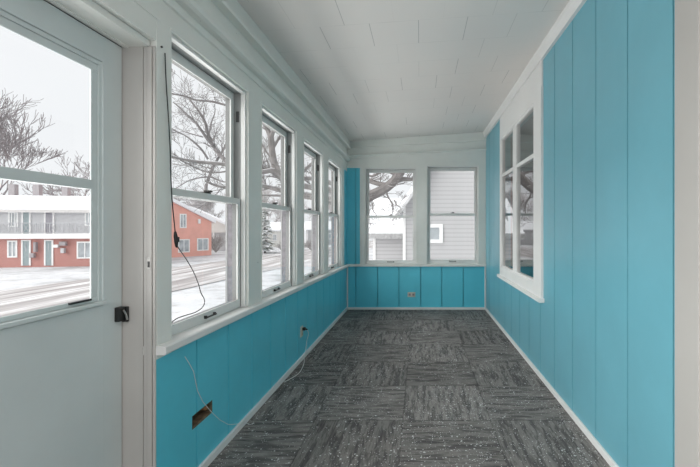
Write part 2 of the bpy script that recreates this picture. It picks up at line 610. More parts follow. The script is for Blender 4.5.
# window stool (long sill board)
mb = MB()
rings = []
for y in (1.705, D):
    z = zstool(y)
    rings.append([(XL - 0.06, y, z), (XL + 0.040, y, z), (XL + 0.046, y, z - 0.006), (XL + 0.046, y, z - 0.032), (XL + 0.040, y, z - 0.038), (XL - 0.06, y, z - 0.038)])
mb.loft(rings)
o = mb.build('trim_3', M['white'])
tag(o, 'long white sill board under the row of street windows', 'sill', kind='structure')

# --- end wall
zbs = 0.702
BW = [(-0.849, -0.057, 0.705, 2.184, 1.435), (0.108, 0.903, 0.715, 2.214, 1.468)]
gb = [-0.99, -0.655, -0.324, 0.010, 0.336, 0.667]
mb = MB(xfB)
panel(mb, XL, XR, 0.0, 0.69, gb)
mb.box(XL - 0.05, XR + 0.1, 0.016, 0.149, -0.05, 0.688)
panel(mb, XL, -0.915, 0.68, 2.19, [-0.99])
mb.box(XL - 0.05, -0.915, 0.016, 0.15, 0.68, 2.19)
o = mb.build('wall_back', M['teal'])
tag(o, 'teal board wall at the end of the porch under the pair of windows', 'wall', kind='structure')

mb = MB(xfB)
zt = 2.48
uprights = [(-0.925, BW[0][0]), (BW[0][1], BW[1][0]), (BW[1][1], XR + 0.02)]
for a, b_ in uprights:
    mb.box(a, b_, -0.012, 0.15, 0.69, zt)
for (a, b_, zs, zh, zm) in BW:
    mb.box(a - 0.001, b_ + 0.001, -0.012, 0.15, zh, zt)
    mb.box(a - 0.014, b_ + 0.014, -0.017, 0.01, zh + 0.001, zh + 0.013)
    mb.box(a - 0.014, a - 0.001, -0.017, 0.01, 0.70, zh + 0.001)
    mb.box(b_ + 0.001, b_ + 0.014, -0.017, 0.01, 0.70, zh + 0.001)
    mb.box(a - 0.001, b_ + 0.001, 0.03, 0.15, 0.66, zs)
mb.box(XL, -0.92, -0.010, 0.15, 2.185, zt)
o = mb.build('trim_4', M['trim'])
tag(o, 'pale grey-green casing boards around the pair of end windows', 'trim', kind='structure')

mb = MB()
rings = []
for x, dz in ((XL - 0.02, 0.0), (XR + 0.02, 0.112)):
    zc = zceil(x) + 0.01
    pr = [(0.0, 2.318 + dz), (-0.022, 2.322 + dz), (-0.024, 2.342 + dz), (-0.044, 2.350 + dz), (-0.052, 2.362 + dz), (-0.048, 2.376 + dz), (-0.026, 2.382 + dz),
          (-0.026, 2.482 + dz), (-0.046, 2.490 + dz), (-0.048, zc), (0.1, zc), (0.1, 2.318 + dz)]
    rings.append([(x, D + y, z) for y, z in pr])
mb.loft(rings)
o = mb.build('trim_5', M['trim'])
tag(o, 'stepped crown moulding climbing with the ceiling across the end wall', 'trim', kind='structure')

mb = MB(xfB)
mb.box(XL, XR, -0.042, 0.03, zbs - 0.036, zbs, 0.004)
o = mb.build('trim_6', M['trim'])
tag(o, 'narrow sill board under the pair of end windows', 'sill', kind='structure')

mb = MB()
mb.box(XL, XL + 0.020, D - 0.020, D, 0.04, 0.67, 0.005)
o = mb.build('trim_7', M['white'])
tag(o, 'slim white corner bead where the street wall meets the end wall', 'trim', kind='structure')
mb = MB()
mb.box(XR - 0.020, XR, D - 0.020, D, 0.04, 0.67, 0.005)
o = mb.build('trim_8', M['white'])
tag(o, 'slim white corner bead where the house wall meets the end wall', 'trim', kind='structure')

# --- house wall
gr = [1.954 + 0.353 * k for k in range(-5, 13)]
RW = (3.33, 5.00, 0.70, 2.385)             # rough opening of the house window
mb = MB(xfR)
YR0 = 1.545
panel(mb, YR0, RW[0], 0, 2.80, gr)
panel(mb, RW[1], D, 0, 2.80, gr)
panel(mb, RW[0], RW[1], 0, RW[2], gr)
panel(mb, RW[0], RW[1], RW[3], 2.80, gr)
mb.box(YR0, RW[0], 0.016, 0.12, -0.05, 2.80)
mb.box(RW[1], D + 0.15, 0.016, 0.12, -0.05, 2.80)
mb.box(RW[0], RW[1], 0.016, 0.12, -0.05, RW[2])
mb.box(RW[0], RW[1], 0.016, 0.12, RW[3], 2.80)
o = mb.build('wall_right', M['teal_sheen'])
tag(o, 'teal full-height board wall on the house side', 'wall', kind='structure')

mb = MB()
mb.loft([[(XR - 0.024, y, 2.637), (XR + 0.01, y, 2.637), (XR + 0.01, y, 2.76), (XR - 0.045, y, 2.76), (XR - 0.045, y, 2.70), (XR - 0.030, y, 2.67)] for y in (-0.3, D)])
o = mb.build('trim_9', M['white'])
tag(o, 'white strip along the top of the house wall under the ceiling', 'trim', kind='structure')

# baseboards
mb = MB(xfL)
mb.box(1.705, D, -0.016, 0.0, 0, 0.042, 0.004)
tag(mb.build('baseboard_left', M['white']), 'slim white baseboard below the street windows', 'baseboard', kind='structure')
mb = MB(xfB)
mb.box(XL, XR, -0.016, 0.0, 0, 0.036, 0.004)
tag(mb.build('baseboard_back', M['white']), 'slim white baseboard along the end wall', 'baseboard', kind='structure')
mb = MB(xfR)
mb.box(1.57, D, -0.016, 0.0, 0, 0.040, 0.004)
tag(mb.build('baseboard_right', M['white']), 'slim white baseboard along the house wall', 'baseboard', kind='structure')


# ---------------------------------------------------------------- windows
def make_window(name, label, xf, base, u0, u1, zs, zh, zm, outer=0.16, far_jamb=True):
    root = empty(name, base)
    tag(root, label, 'window', kind='structure')
    i = 0.0
    # frame lining the opening
    f = MB(xf)
    f.frame(u0, u1, 0.006, 0.034, zs, zh, 0.016, 0.016, 0, 0.016, 0.002)
    f.build('window_frame', M['sash'], root)
    f = MB(xf)
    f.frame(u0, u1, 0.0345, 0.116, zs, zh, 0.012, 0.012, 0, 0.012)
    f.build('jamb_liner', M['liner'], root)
    f = MB(xf)
    f.box(u0, u0 + 0.018, 0.080, 0.118, zs, zm)                 # dark outer track
    f.box(u1 - 0.018, u1, 0.080, 0.118, zs, zm)
    f.build('sash_track', M['track'], root)
    f = MB(xf)
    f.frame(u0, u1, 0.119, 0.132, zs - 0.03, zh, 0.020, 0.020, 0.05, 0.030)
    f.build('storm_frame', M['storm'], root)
    a, b_ = u0 + 0.016, u1 - 0.016
    st = 0.036
    # inner (lower) sash
    s = MB(xf)
    w0, w1 = 0.038, 0.074
    s.frame(a, b_, w0, w0 + 0.008, zs, zm + 0.018, st, st, 0.052, 0.036, 0.0025)
    e_ = MB(xf)
    e_.frame(a, b_, w0 + 0.0085, w1, zs, zm + 0.018, st - 0.002, st - 0.002, 0.050, 0.034)
    ls = s.build('sash', M['sash'], root)
    e_.build('sash_outside', M['sash_shade'], ls)
    p = MB(xf)
    wm = w0 + 0.006
    p.quad([(a + st - 0.004, wm, zs + 0.05), (b_ - st + 0.004, wm, zs + 0.05), (b_ - st + 0.004, wm, zm - 0.016), (a + st - 0.004, wm, zm - 0.016)])
    p.build('pane', M['glass'], ls)
    c = (a + b_) / 2
    h = MB(xf)
    h.box(c - 0.048, c + 0.048, w0 - 0.020, w0 - 0.012, zs + 0.023, zs + 0.031, 0.002)
    h.box(c - 0.052, c - 0.042, w0 - 0.014, w0 + 0.001, zs + 0.019, zs + 0.036, 0.002)
    h.box(c + 0.042, c + 0.052, w0 - 0.014, w0 + 0.001, zs + 0.019, zs + 0.036, 0.002)
    h.build('lift_handle', M['bronze'], ls)
    k = MB(xf)
    k.box(c - 0.030, c + 0.030, w0 + 0.004, w1 + 0.006, zm + 0.018, zm + 0.026, 0.002)
    k.box(c - 0.012, c + 0.026, w0 - 0.008, w0 + 0.024, zm + 0.026, zm + 0.036, 0.003)
    k.build('sash_lock', M['bronze'], ls)
    # outer (upper) sash
    s = MB(xf)
    w0, w1 = 0.079, 0.114
    zt = zh - 0.014
    s.frame(a, b_, w0, w0 + 0.008, zm - 0.018, zt, st + 0.004, st + 0.004, 0.035, 0.050, 0.0025)
    e_ = MB(xf)
    e_.frame(a, b_, w0 + 0.0085, w1, zm - 0.018, zt, st + 0.002, st + 0.002, 0.033, 0.048)
    us = s.build('sash', M['sash'], root)
    e_.build('sash_outside', M['sash_shade'], us)
    p = MB(xf)
    wm = w0 + 0.006
    p.quad([(a + st - 0.002, wm, zm + 0.015), (b_ - st + 0.002, wm, zm + 0.015), (b_ - st + 0.002, wm, zt - 0.048), (a + st - 0.002, wm, zt - 0.048)])
    p.build('pane', M['glass'], us)
    if far_jamb:
        q = MB(xf)
        q.box(u1 - 0.0145, u1 - 0.010, 0.046, 0.066, zh - 0.20, zh - 0.13, 0.002)
        q.build('sash_pulley', M['black'], root)
    return root


lab = ['double-hung street window beside the storm door, black cord hanging in it',
       'second street window from the storm door, thick snowy branches outside',
       'third street window from the storm door, bright snow outside',
       'last street window before the teal corner strip']
for i, (a, b_) in enumerate(WU):
    mid = (a + b_) / 2
    make_window('window_%d' % (i + 1), lab[i], xfL, (XL, mid, zstool(mid)), a, b_, zstool(mid) - 0.002 + (0.0 if i else 0.002), WH[i], WM[i])
lab = ['end window with a thick bare limb and snowy garage roof outside',
       'end window filled by the neighbouring white clapboard house']
for i, (a, b_, zs, zh, zm) in enumerate(BW):
    make_window('window_%d' % (i + 5), lab[i], xfB, ((a + b_) / 2, D, zs), a, b_, zs, zh, zm, 0.14, False)

# --- fixed four-light window in the house wall
root = empty('window_7', (XR, 4.15, 0.65))
tag(root, 'white four-pane window in the teal house wall reflecting the end windows', 'window', kind='structure')
W0, W1, ZB, ZT = 3.285, 4.985, 0.655, 2.42
GY = (3.537, 4.155, 4.315, 4.895)
f = MB(xfR)
f.box(W0, 3.50, -0.022, 0.02, ZB + 0.02, ZT, 0.003)
f.box(4.925, W1, -0.022, 0.02, ZB + 0.02, ZT, 0.003)
f.box(3.49, 4.935, -0.022, 0.02, 2.345, ZT, 0.003)
f.box(3.49, 4.935, -0.022, 0.02, ZB + 0.02, 0.782, 0.003)
f.build('window_frame', M['white'], root)
f = MB(xfR)
f.box(W0 + 0.005, W1 + 0.03, -0.014, 0.015, ZT, 2.65)
f.build('head_board', M['white'], root)
f = MB(xfR)
f.box(W0 - 0.03, W1 + 0.07, -0.044, 0.0, ZB - 0.012, ZB + 0.024, 0.004)
f.build('window_sill', M['white'], root)
f = MB(xfR)
f.box(3.49, GY[0], -0.012, 0.03, 0.775, 2.352, 0.003)
f.box(GY[3], 4.935, -0.012, 0.03, 0.775, 2.352, 0.003)
f.box(3.49, 4.935, -0.012, 0.03, 2.330, 2.352, 0.003)
f.box(3.49, 4.935, -0.012, 0.03, 0.775, 0.800, 0.003)
f.box(GY[1], GY[2], -0.014, 0.03, 0.79, 2.34, 0.003)
f.box(GY[0] - 0.01, GY[3] + 0.01, -0.012, 0.03, 1.878, 1.916, 0.003)
f.build('sash', M['white'], root)
f = MB(xfR)
for (ya, yb) in ((GY[0] - 0.01, GY[1] + 0.01), (GY[2] - 0.01, GY[3] + 0.01)):
    for (za, zb) in ((0.79, 1.885), (1.91, 2.34)):
        g_ = MB(xfR)
        g_.quad([(ya, 0.008, za), (yb, 0.008, za), (yb, 0.008, zb), (ya, 0.008, zb)])
        g_.build('pane', M['glass2'], root)
f.bm.free()
# the dim room behind that window
mb = MB(xfR)
mb.box(RW[0] - 0.4, RW[1] + 0.4, 0.50, 0.55, 0.3, 2.8)
mb.box(RW[0] - 0.4, RW[0] - 0.35, 0.12, 0.5, 0.3, 2.8)
mb.box(RW[1] + 0.35, RW[1] + 0.4, 0.12, 0.5, 0.3, 2.8)
mb.box(RW[0] - 0.4, RW[1] + 0.4, 0.12, 0.5, 0.3, 0.35)
mb.box(RW[0] - 0.4, RW[1] + 0.4, 0.12, 0.5, 2.75, 2.8)
tag(mb.build('wall_inner', M['room']), 'dim room wall seen through the four-pane house window', 'wall', kind='structure')

# --- house door casing and its door, at the edge of view
root = empty('door_2', (XR, 1.1, 0))
tag(root, 'beige house door with wide white casing beside the teal board wall', 'door', kind='structure')
f = MB(xfR)
f.box(1.425, 1.560, -0.022, 0.10, 0, 2.64, 0.004)
f.box(0.45, 0.585, -0.022, 0.10, 0, 2.64, 0.004)
f.box(0.584, 1.426, -0.022, 0.10, 2.30, 2.64, 0.004)
f.build('door_casing', M['casing'], root)
f = MB(xfR)
f.box(0.585, 1.425, 0.012, 0.055, 0.01, 2.30)
for (ya, yb, za, zb) in ((0.68, 0.96, 0.2, 0.95), (1.05, 1.33, 0.2, 0.95), (0.68, 0.96, 1.1, 2.15), (1.05, 1.33, 1.1, 2.15)):
    f.box(ya, yb, 0.006, 0.02, za, zb, 0.004)
f.build('door_panel', M['beige'], root)

# --- storm door in the street side
root = empty('door_1', (-1.2645, 1.25, 0))
tag(root, 'pale grey-green storm door with two glass panes facing the street', 'door', kind='structure')
XD = -1.2645
xfD = lambda u, w, z: (XD - w, u, z)
DY0, DY1, DZ = 0.79, 1.697, 2.018
GY0, GY1 = 0.945, 1.552
f = MB(xfD)
f.box(DY0, GY0 - 0.045, 0, 0.04, 0.012, DZ, 0.003)
f.box(GY1 + 0.045, DY1, 0, 0.04, 0.012, DZ, 0.003)
f.box(GY0 - 0.047, GY1 + 0.047, 0, 0.04, 1.915, DZ, 0.003)
f.box(GY0 - 0.047, GY1 + 0.047, 0, 0.04, 0.012, 0.945, 0.003)
f.build('door_panel', M['door'], root)
f = MB(xfD)
f.frame(GY0 - 0.046, GY1 + 0.046, 0.006, 0.042, 0.950, 1.914, 0.016, 0.016, 0.012, 0.016, 0.002)
f.frame(GY0 - 0.030, GY1 + 0.030, 0.011, 0.017, 0.962, 1.898, 0.030, 0.030, 0.018, 0.030, 0.003)
f.box(GY0 - 0.05, GY1 + 0.06, -0.012, 0.01, 0.948, 0.962, 0.003)          # ledge below the glass
f.build('glazing_frame', M['door'], root)
s = MB(xfD)
s.box(GY0 - 0.0, GY1 + 0.0, 0.009, 0.034, 1.402, 1.440, 0.003)
s.build('sash', M['door'], root)
g_ = MB(xfD)
g_.quad([(GY0 - 0.01, 0.0140, 0.975), (GY1 + 0.008, 0.0140, 0.975), (GY1 + 0.008, 0.0140, 1.405), (GY0 - 0.01, 0.0140, 1.405)])
g_.build('pane', M['glass'], root)
g_ = MB(xfD)
g_.quad([(GY0 - 0.01, 0.0150, 1.435), (GY1 + 0.01, 0.0150, 1.435), (GY1 + 0.01, 0.0150, 1.872), (GY0 - 0.01, 0.0150, 1.872)])
g_.build('pane', M['glass'], root)
h = MB(xfD)
h.box(1.655, 1.690, -0.020, 0.002, 0.862, 0.922, 0.004)
h.box(1.688, 1.7015, -0.028, -0.004, 0.855, 0.920, 0.003)
o = h.build('latch', M['black'], root)
o['label'] = 'black metal latch'
h = MB(xfD)
h.tube([(1.676, -0.022, 0.908), (1.684, -0.026, 0.890), (1.688, -0.030, 0.866)], 0.004, 6)
h.build('latch_spring', M['steel'], o)
h = MB(xfD)
h.box(DY0, 1.7005, 0.004, 0.012, 2.0185, 2.0225)
h.box(1.6975, 1.7005, 0.006, 0.012, 0.01, 2.018)
h.build('gap_shadow', M['black'], root)  # black strips stand in for shadow in the gap round the door
h = MB(xfD)
h.box(1.45, 1.545, 0.002, 0.016, 0.972, 0.980, 0.002)
o = h.build('ledge_strip', M['black'], root)  # thin dark strip along the bottom of the glass
o['label'] = 'thin dark strip'

# door jamb lining
root = empty('trim_10', (-1.19, 1.70, 0))
tag(root, 'warm white door jamb with worn edge next to the storm door', 'trim', kind='structure')
f = MB()
YJ = 1.703
f.box(-1.322, -1.180, YJ, YJ + 0.006, 0, 2.024)
f.box(-1.177, -1.163, YJ + 0.001, YJ + 0.006, 0, 2.024)
f.box(-1.160, -1.140, YJ - 0.004, YJ + 0.0055, 0, 2.024, 0.002)
f.box(-1.138, XL + 0.002, YJ - 0.001, YJ + 0.0056, 0, 2.024, 0.002)
f.box(-1.32, XL - 0.0005, YJ + 0.0052, YJ + 0.03, 0, 2.03)
f.build('door_jamb', M['jamb'], root)
f = MB()
f.box(-1.32, -1.150, -0.3, YJ, 2.024, 2.05)
f.box(-1.256, -1.240, -0.3, YJ - 0.0005, 2.019, 2.0255)
f.build('door_head', M['trim'], root)
f = MB()
f.box(-1.1585, -1.1435, YJ - 0.0055, YJ - 0.003, 1.075, 1.125)
o = f.build('strike_plate', M['steel'], root)
q = MB()
q.box(-1.155, -1.147, YJ - 0.0065, YJ - 0.005, 1.085, 1.110)
q.build('strike_hole', M['black'], o)

# near part of the street wall and its baseboard are out of view behind the door

# ---------------------------------------------------------------- small things indoors
# open electrical cut-out in the teal apron
root = empty('electrical_box', (XL - 0.04, 2.08, 0.25))
tag(root, 'rusty recessed electrical box left open in the teal board wall', 'electrical box')
f = MB(xfL)
h0, h1, h2, h3 = HOLE
f.box(h0, h1, 0.085, 0.095, h2, h3)
f.box(h0 - 0.0, h0 + 0.008, 0.004, 0.085, h2, h3)
f.box(h1 - 0.008, h1, 0.004, 0.085, h2, h3)
f.box(h0 + 0.008, h1 - 0.008, 0.004, 0.085, h3 - 0.006, h3)
f.build('box_shell', M['boxgrey'], root)
f = MB(xfL)
f.box(h0 + 0.008, h1 - 0.008, 0.002, 0.085, h2, h2 + 0.010)
o = f.build('wood_edge', M['rust'], root)
f = MB(xfL)
f.tube([(2.145, 0.07, 0.285), (2.150, 0.03, 0.288), (2.155, 0.02, 0.280)], [0.010, 0.014, 0.011], 8)
f.build('wire_nut', plain('orange_brown_nut', (0.36, 0.17, 0.07), 0.5), root)

# thin white wire crossing the cut-out and falling to the floor
f = MB()
def lw(px, py, X):
    Y = -X * F / (CX - px)
    return (X, Y, E - (py - CY) * Y / F)
pts = [lw(184.9, 356.7, XL + 0.006), lw(189, 363, XL + 0.005), lw(193.6, 371.5, XL + 0.005), lw(195.5, 381, XL + 0.005), lw(197.4, 390.5, XL + 0.006), lw(203, 402, XL + 0.008),
       lw(208, 408, XL + 0.010), lw(212.5, 413, XL + 0.008), lw(220, 420, XL + 0.006), lw(228.5, 424.6, XL + 0.008), lw(235, 424.2, XL + 0.02)]
pts += [(-1.088, 2.48, 0.045), (-1.075, 2.53, 0.010), (-1.06, 2.56, 0.005)]
f.tube(pts, 0.0016, 6)
tag(f.build('loose_wire', M['wirewhite'], None, True), 'thin loose white wire trailing across the open electrical box', 'wire')

# outlet with plug on the apron, cord dropping to the floor
def outlet_vertical(y, z):
    r = empty('wall_outlet', (XL, y, z))
    tag(r, 'ivory wall outlet with a plug in it under the third street window', 'outlet')
    f = MB(xfL)
    f.box(y - 0.038, y + 0.038, -0.008, 0.0, z - 0.050, z + 0.050, 0.004)
    f.build('cover_plate', M['ivory'], r)
    for dz in (-0.026, 0.026):
        f = MB(xfL)
        f.box(y - 0.017, y + 0.017, -0.012, -0.006, z + dz - 0.016, z + dz + 0.016, 0.005)
        s_ = f.build('socket', M['ivory'], r)
        g_ = MB(xfL)
        g_.box(y - 0.008, y - 0.005, -0.0128, -0.011, z + dz - 0.004, z + dz + 0.008)
        g_.box(y + 0.005, y + 0.008, -0.0128, -0.011, z + dz - 0.004, z + dz + 0.008)
        g_.build('slot', M['black'], s_)
    return r
OY, OZ = 3.80, 0.272
outlet_vertical(OY, OZ)
r = empty('extension_cord', (XL + 0.02, OY, 0))
tag(r, 'thin grey-white cord with a dark plug falling from wall outlet to carpet', 'cord')
f = MB(xfL)
f.box(OY - 0.014, OY + 0.014, -0.040, -0.0125, OZ + 0.010, OZ + 0.040, 0.006)
f.tube([(OY + 0.002, -0.038, OZ + 0.024), (OY + 0.01, -0.056, OZ + 0.014)], [0.009, 0.005], 8)
f.build('plug', M['black'], r)
f = MB()
pts = [(XL + 0.056, OY + 0.01, OZ + 0.014), (XL + 0.064, OY + 0.015, OZ - 0.03), (XL + 0.05, OY + 0.012, OZ - 0.09), (XL + 0.045, OY - 0.01, OZ - 0.17), (XL + 0.042, OY - 0.04, 0.05),
       (XL + 0.055, OY - 0.10, 0.006), (XL + 0.075, OY - 0.22, 0.005), (XL + 0.085, OY - 0.34, 0.005), (XL + 0.070, OY - 0.44, 0.005), (XL + 0.025, OY - 0.56, 0.005)]
def smoothpath(p, k=5):
    p = [Vector(q) for q in p]
    out = []
    for i in range(len(p) - 1):
        a, b_, c, d = p[max(i - 1, 0)], p[i], p[i + 1], p[min(i + 2, len(p) - 1)]
        for j in range(k):
            t = j / k
            out.append(0.5 * ((2 * b_) + (c - a) * t + (2 * a - 5 * b_ + 4 * c - d) * t * t + (3 * b_ - a - 3 * c + d) * t ** 3))
    out.append(p[-1])
    return out
f.tube(smoothpath(pts), 0.0026, 6)
f.build('cable', M['wirewhite'], r, True)

# horizontal outlet on the end wall
r = empty('wall_outlet', (-0.135, D, 0.23))
tag(r, 'ivory horizontal wall outlet with dark sockets low on the teal end wall', 'outlet')
f = MB(xfB)
ox, oz = -0.131, 0.231
f.box(ox - 0.060, ox + 0.060, -0.007, 0.0, oz - 0.038, oz + 0.038, 0.004)
f.build('cover_plate', M['ivory'], r)
for dx in (-0.028, 0.028):
    f = MB(xfB)
    f.box(ox + dx - 0.018, ox + dx + 0.018, -0.011, -0.005, oz - 0.017, oz + 0.017, 0.005)
    s_ = f.build('socket', M['metalbox'], r)
    g_ = MB(xfB)
    g_.box(ox + dx - 0.008, ox + dx + 0.008, -0.012, -0.0105, oz - 0.008, oz - 0.005)
    g_.box(ox + dx - 0.008, ox + dx + 0.008, -0.012, -0.0105, oz + 0.005, oz + 0.008)
    g_.build('slot', M['black'], s_)

# black cord with inline switch hanging from the post beside the first window
r = empty('hanging_cord', lw(176, 240, XL + 0.02))
tag(r, 'black cord with inline switch dangling in front of the window by the storm door', 'cord')
f = MB()
pts = [lw(165.0, 53, XL + 0.012), lw(165.6, 70, XL + 0.012), lw(166.6, 90, XL + 0.014), lw(168.6, 120, XL + 0.016), lw(170.2, 150, XL + 0.016), lw(171, 180, XL + 0.016),
       lw(172.5, 205, XL + 0.016), lw(174.5, 225, XL + 0.016), lw(176, 240, XL + 0.016), lw(178.5, 248, XL + 0.014), lw(186, 259, XL + 0.012), lw(193, 271, XL + 0.010), lw(198, 283, XL + 0.008),
       lw(201, 293, XL + 0.006), lw(204.5, 300, XL + 0.004), lw(203, 306.5, XL + 0.002), lw(196, 312, XL), lw(185, 315.5, XL), lw(176, 319, XL), lw(168.5, 325.5, XL - 0.002)]
f.tube(smoothpath(pts, 4), 0.0024, 6)
f.build('cable', M['black'], r, True)
f = MB()
a, b_ = Vector(lw(175.2, 231.5, XL + 0.016)), Vector(lw(176.8, 247.5, XL + 0.016))
f.tube([a.lerp(b_, t) for t in (0, 0.08, 0.3, 0.7, 0.92, 1)], [0.004, 0.006, 0.0085, 0.0085, 0.006, 0.004], 10)
f.box(b_.x + 0.004, b_.x + 0.010, b_.y - 0.006, b_.y + 0.006, (a.z + b_.z) / 2 - 0.012, (a.z + b_.z) / 2 + 0.012, 0.003)
f.build('inline_switch', M['black'], r, True)
f = MB()
p = Vector(lw(161, 47, XL + 0.004))
f.tube([p, p + Vector((0.006, 0, 0.001))], [0.004, 0.005], 6)
tag(f.build('wall_nail', M['black']), 'small dark nail in the post above the hanging black cord', 'nail')

# ---------------------------------------------------------------- outdoors
ZG = -2.10
mb = MB()
mb.quad([(-260, -60, ZG), (200, -60, ZG), (200, 320, ZG), (-260, 320, ZG)])
tag(mb.build('ground', M['snow']), 'snow-covered ground around the porch', 'ground', kind='structure')
# porch foundation standing on the ground
mb = MB()
mb.box(XL - 0.13, XR + 0.12, -0.3, D + 0.15, ZG, -0.12)
tag(mb.build('wall_foundation', M['offwhite']), 'pale foundation under the porch floor', 'wall', kind='structure')

mb = MB()
def rx(y, near):
    return (-13.1 + 0.105 * (y - 20.9)) if near else (-21.1 + 0.115 * (y - 33.5))
ys = [-60, 0, 40, 120, 300]
for a, b_ in zip(ys, ys[1:]):
    mb.quad([(rx(a, 0), a, ZG + 0.03), (rx(a, 1), a, ZG + 0.03), (rx(b_, 1), b_, ZG + 0.03), (rx(b_, 0), b_, ZG + 0.03)])
tag(mb.build('road', M['road']), 'slushy grey road running past the porch', 'road', kind='structure')


class Plane:
    """a vertical facade given by two points on the ground"""
    def __init__(self, p, q):
        self.p = Vector((p[0], p[1], 0)); d = Vector((q[0] - p[0], q[1] - p[1], 0))
        self.d = d.normalized(); self.n = Vector((self.d.y, -self.d.x, 0))
        if self.n.y > 0:
            self.n = -self.n                      # towards the porch

    def uz(self, px, py, off=0.0):
        r = Vector(((px - CX) / F, 1.0, -(py - CY) / F))
        o_ = self.p + self.n * off - Vector((0, 0, E))
        t = (o_.x * self.n.x + o_.y * self.n.y) / (r.x * self.n.x + r.y * self.n.y)
        pt = r * t
        return ((pt.x - self.p.x) * self.d.x + (pt.y - self.p.y) * self.d.y, E + pt.z)

    def xf(self, u, w, z):                        # w > 0 behind the facade
        v = self.p + self.d * u - self.n * w
        return (v.x, v.y, z)


def facade_rect(P, x0, y0, x1, y1, off=0.0):
    xm, ym = (x0 + x1) / 2, (y0 + y1) / 2
    u0 = P.uz(x0, ym, off)[0]; u1 = P.uz(x1, ym, off)[0]
    z1 = P.uz(xm, y0, off)[1]; z0 = P.uz(xm, y1, off)[1]
    return min(u0, u1), max(u0, u1), z0, z1


def far_window(P, parent, x0, y0, x1, y1, off=0.0, name='window', mull=1):
    u0, u1, z0, z1 = facade_rect(P, x0, y0, x1, y1, off)
    t = 0.12
    f = MB(P.xf)
    w = -off
    f.frame(u0, u1, w - 0.05, w + 0.05, z0, z1, t, t, t, t)
    for k in range(mull):
        um = u0 + (u1 - u0) * (k + 1) / (mull + 1)
        f.box(um - 0.04, um + 0.04, w - 0.04, w + 0.045, z0 + t, z1 - t)
    o_ = f.build(name, M['winframe'], parent)
    g = MB(P.xf)
    g.box(u0 + t / 2, u1 - t / 2, w - 0.02, w + 0.02, z0 + t / 2, z1 - t / 2)
    g.build('pane', M['winpane'], o_)
    return o_


# --- two-storey motel over the road
p0 = ground_at(0, 267.6, ZG); p1 = ground_at(89, 266.3, ZG)
P = Plane(p0, p1)
root = empty('motel_building', tuple(p0))
tag(root, 'two-storey motel with brick ground floor, white balcony level and snowy roof', 'building')
ua = P.uz(-70, 250)[0]; ub = P.uz(99, 250)[0]
zf = P.uz(45, 237)[1]; ze = P.uz(45, 210.5)[1]
f = MB(P.xf); f.box(ua, ub, 0, 6, ZG - 0.2, zf); f.build('brick_wall', M['brick'], root)
f = MB(P.xf); f.box(ua, ub, 0.02, 6, zf, ze); f.build('upper_wall', M['offwhite'], root)
f = MB(P.xf); f.box(ua - 0.2, ub + 0.2, -0.5, 0.1, zf - 0.14, zf + 0.30); f.build('balcony_slab', M['fascia'], root)
f = MB(P.xf)
f.loft([[(u, -0.7, ze - 0.10), (u, -0.7, ze + 0.22), (u, 4.6, ze + 1.62), (u, 6.8, ze + 0.9), (u, 6.8, ze - 0.10)] for u in (ua - 0.4, ub + 0.4)])
f.build('roof', M['roofsnow'], root)
f = MB(P.xf); f.box(ua - 0.4, ub + 0.4, -0.74, -0.70, ze - 0.20, ze + 0.04); f.build('roof_fascia', plain('grey_gutter', (0.60, 0.58, 0.57), 0.6), root)
for px in (18, 42, 70):
    u, z = P.uz(px, 197, -6)
    f = MB(P.xf); f.box(u - 0.26, u + 0.26, 5.2, 5.7, ze + 1.0, ze + 2.75); f.build('chimney', M['metalbox'], root)
# railing: top and bottom bars, balusters and X braces
f = MB(P.xf)
wr = -0.45
z0, z1 = zf + 0.36, zf + 1.22
f.box(ua, ub, wr - 0.02, wr + 0.02, z1 - 0.04, z1 + 0.02)
f.box(ua, ub, wr - 0.02, wr + 0.02, z0, z0 + 0.04)
u = ua; k = 0
while u < ub - 0.1:
    f.box(u - 0.025, u + 0.025, wr - 0.02, wr + 0.02, z0, z1)
    if k % 3 == 2:
        for q0, q1 in ((z0, z1), (z1, z0)):
            f.tube([(u, wr, q0), (u + 0.5, wr, q1)], 0.018, 4)
            f.tube([(u + 0.5, wr, q0), (u + 1.0, wr, q1)], 0.018, 4)
        u += 1.0
    else:
        f.tube([(u + 0.17, wr, z0), (u + 0.17, wr, z1)], 0.014, 4)
        f.tube([(u + 0.33, wr, z0), (u + 0.33, wr, z1)], 0.014, 4)
        u += 0.5
    k += 1
f.build('railing', M['rail'], root)
def motel_door(x0, y0, x1, y1, mat, lite=True):
    u0, u1, z0, z1 = facade_rect(P, x0, y0, x1, y1)
    f = MB(P.xf)
    f.box(u0 - 0.12, u0, -0.06, 0.05, z0, z1 + 0.1); f.box(u1, u1 + 0.12, -0.06, 0.05, z0, z1 + 0.1); f.box(u0, u1, -0.06, 0.05, z1, z1 + 0.1)
    d = f.build('door_frame', M['fascia'], root)
    f = MB(P.xf); f.box(u0, u1, -0.03, 0.04, z0, z1); d = f.build('door', mat, root)
    if lite:
        f = MB(P.xf); f.box(u0 + 0.2, u1 - 0.2, -0.045, 0.0, z1 - 0.9, z1 - 0.2); f.build('pane', M['winpane'], d)
motel_door(23.2, 241, 29.5, 265.5, M['doorgreen'])
motel_door(46, 241, 52, 265.5, M['doorgreen'])
motel_door(23.5, 211.5, 29.5, 234.5, M['doorgreen'], False)
motel_door(46, 211.5, 53, 234.5, M['doorgrey'], False)
motel_door(-24, 241, -18, 265.5, M['doorgreen'])
far_window(P, root, 7.5, 240.5, 17.5, 257.5)
far_window(P, root, 77, 241.5, 93, 258.5)
far_window(P, root, 8.5, 211.8, 18.5, 227, mull=2)
far_window(P, root, 85, 211.8, 96, 226, mull=2)
far_window(P, root, -16, 211.8, -4, 227, mull=2)
far_window(P, root, -14, 241, -2, 258)
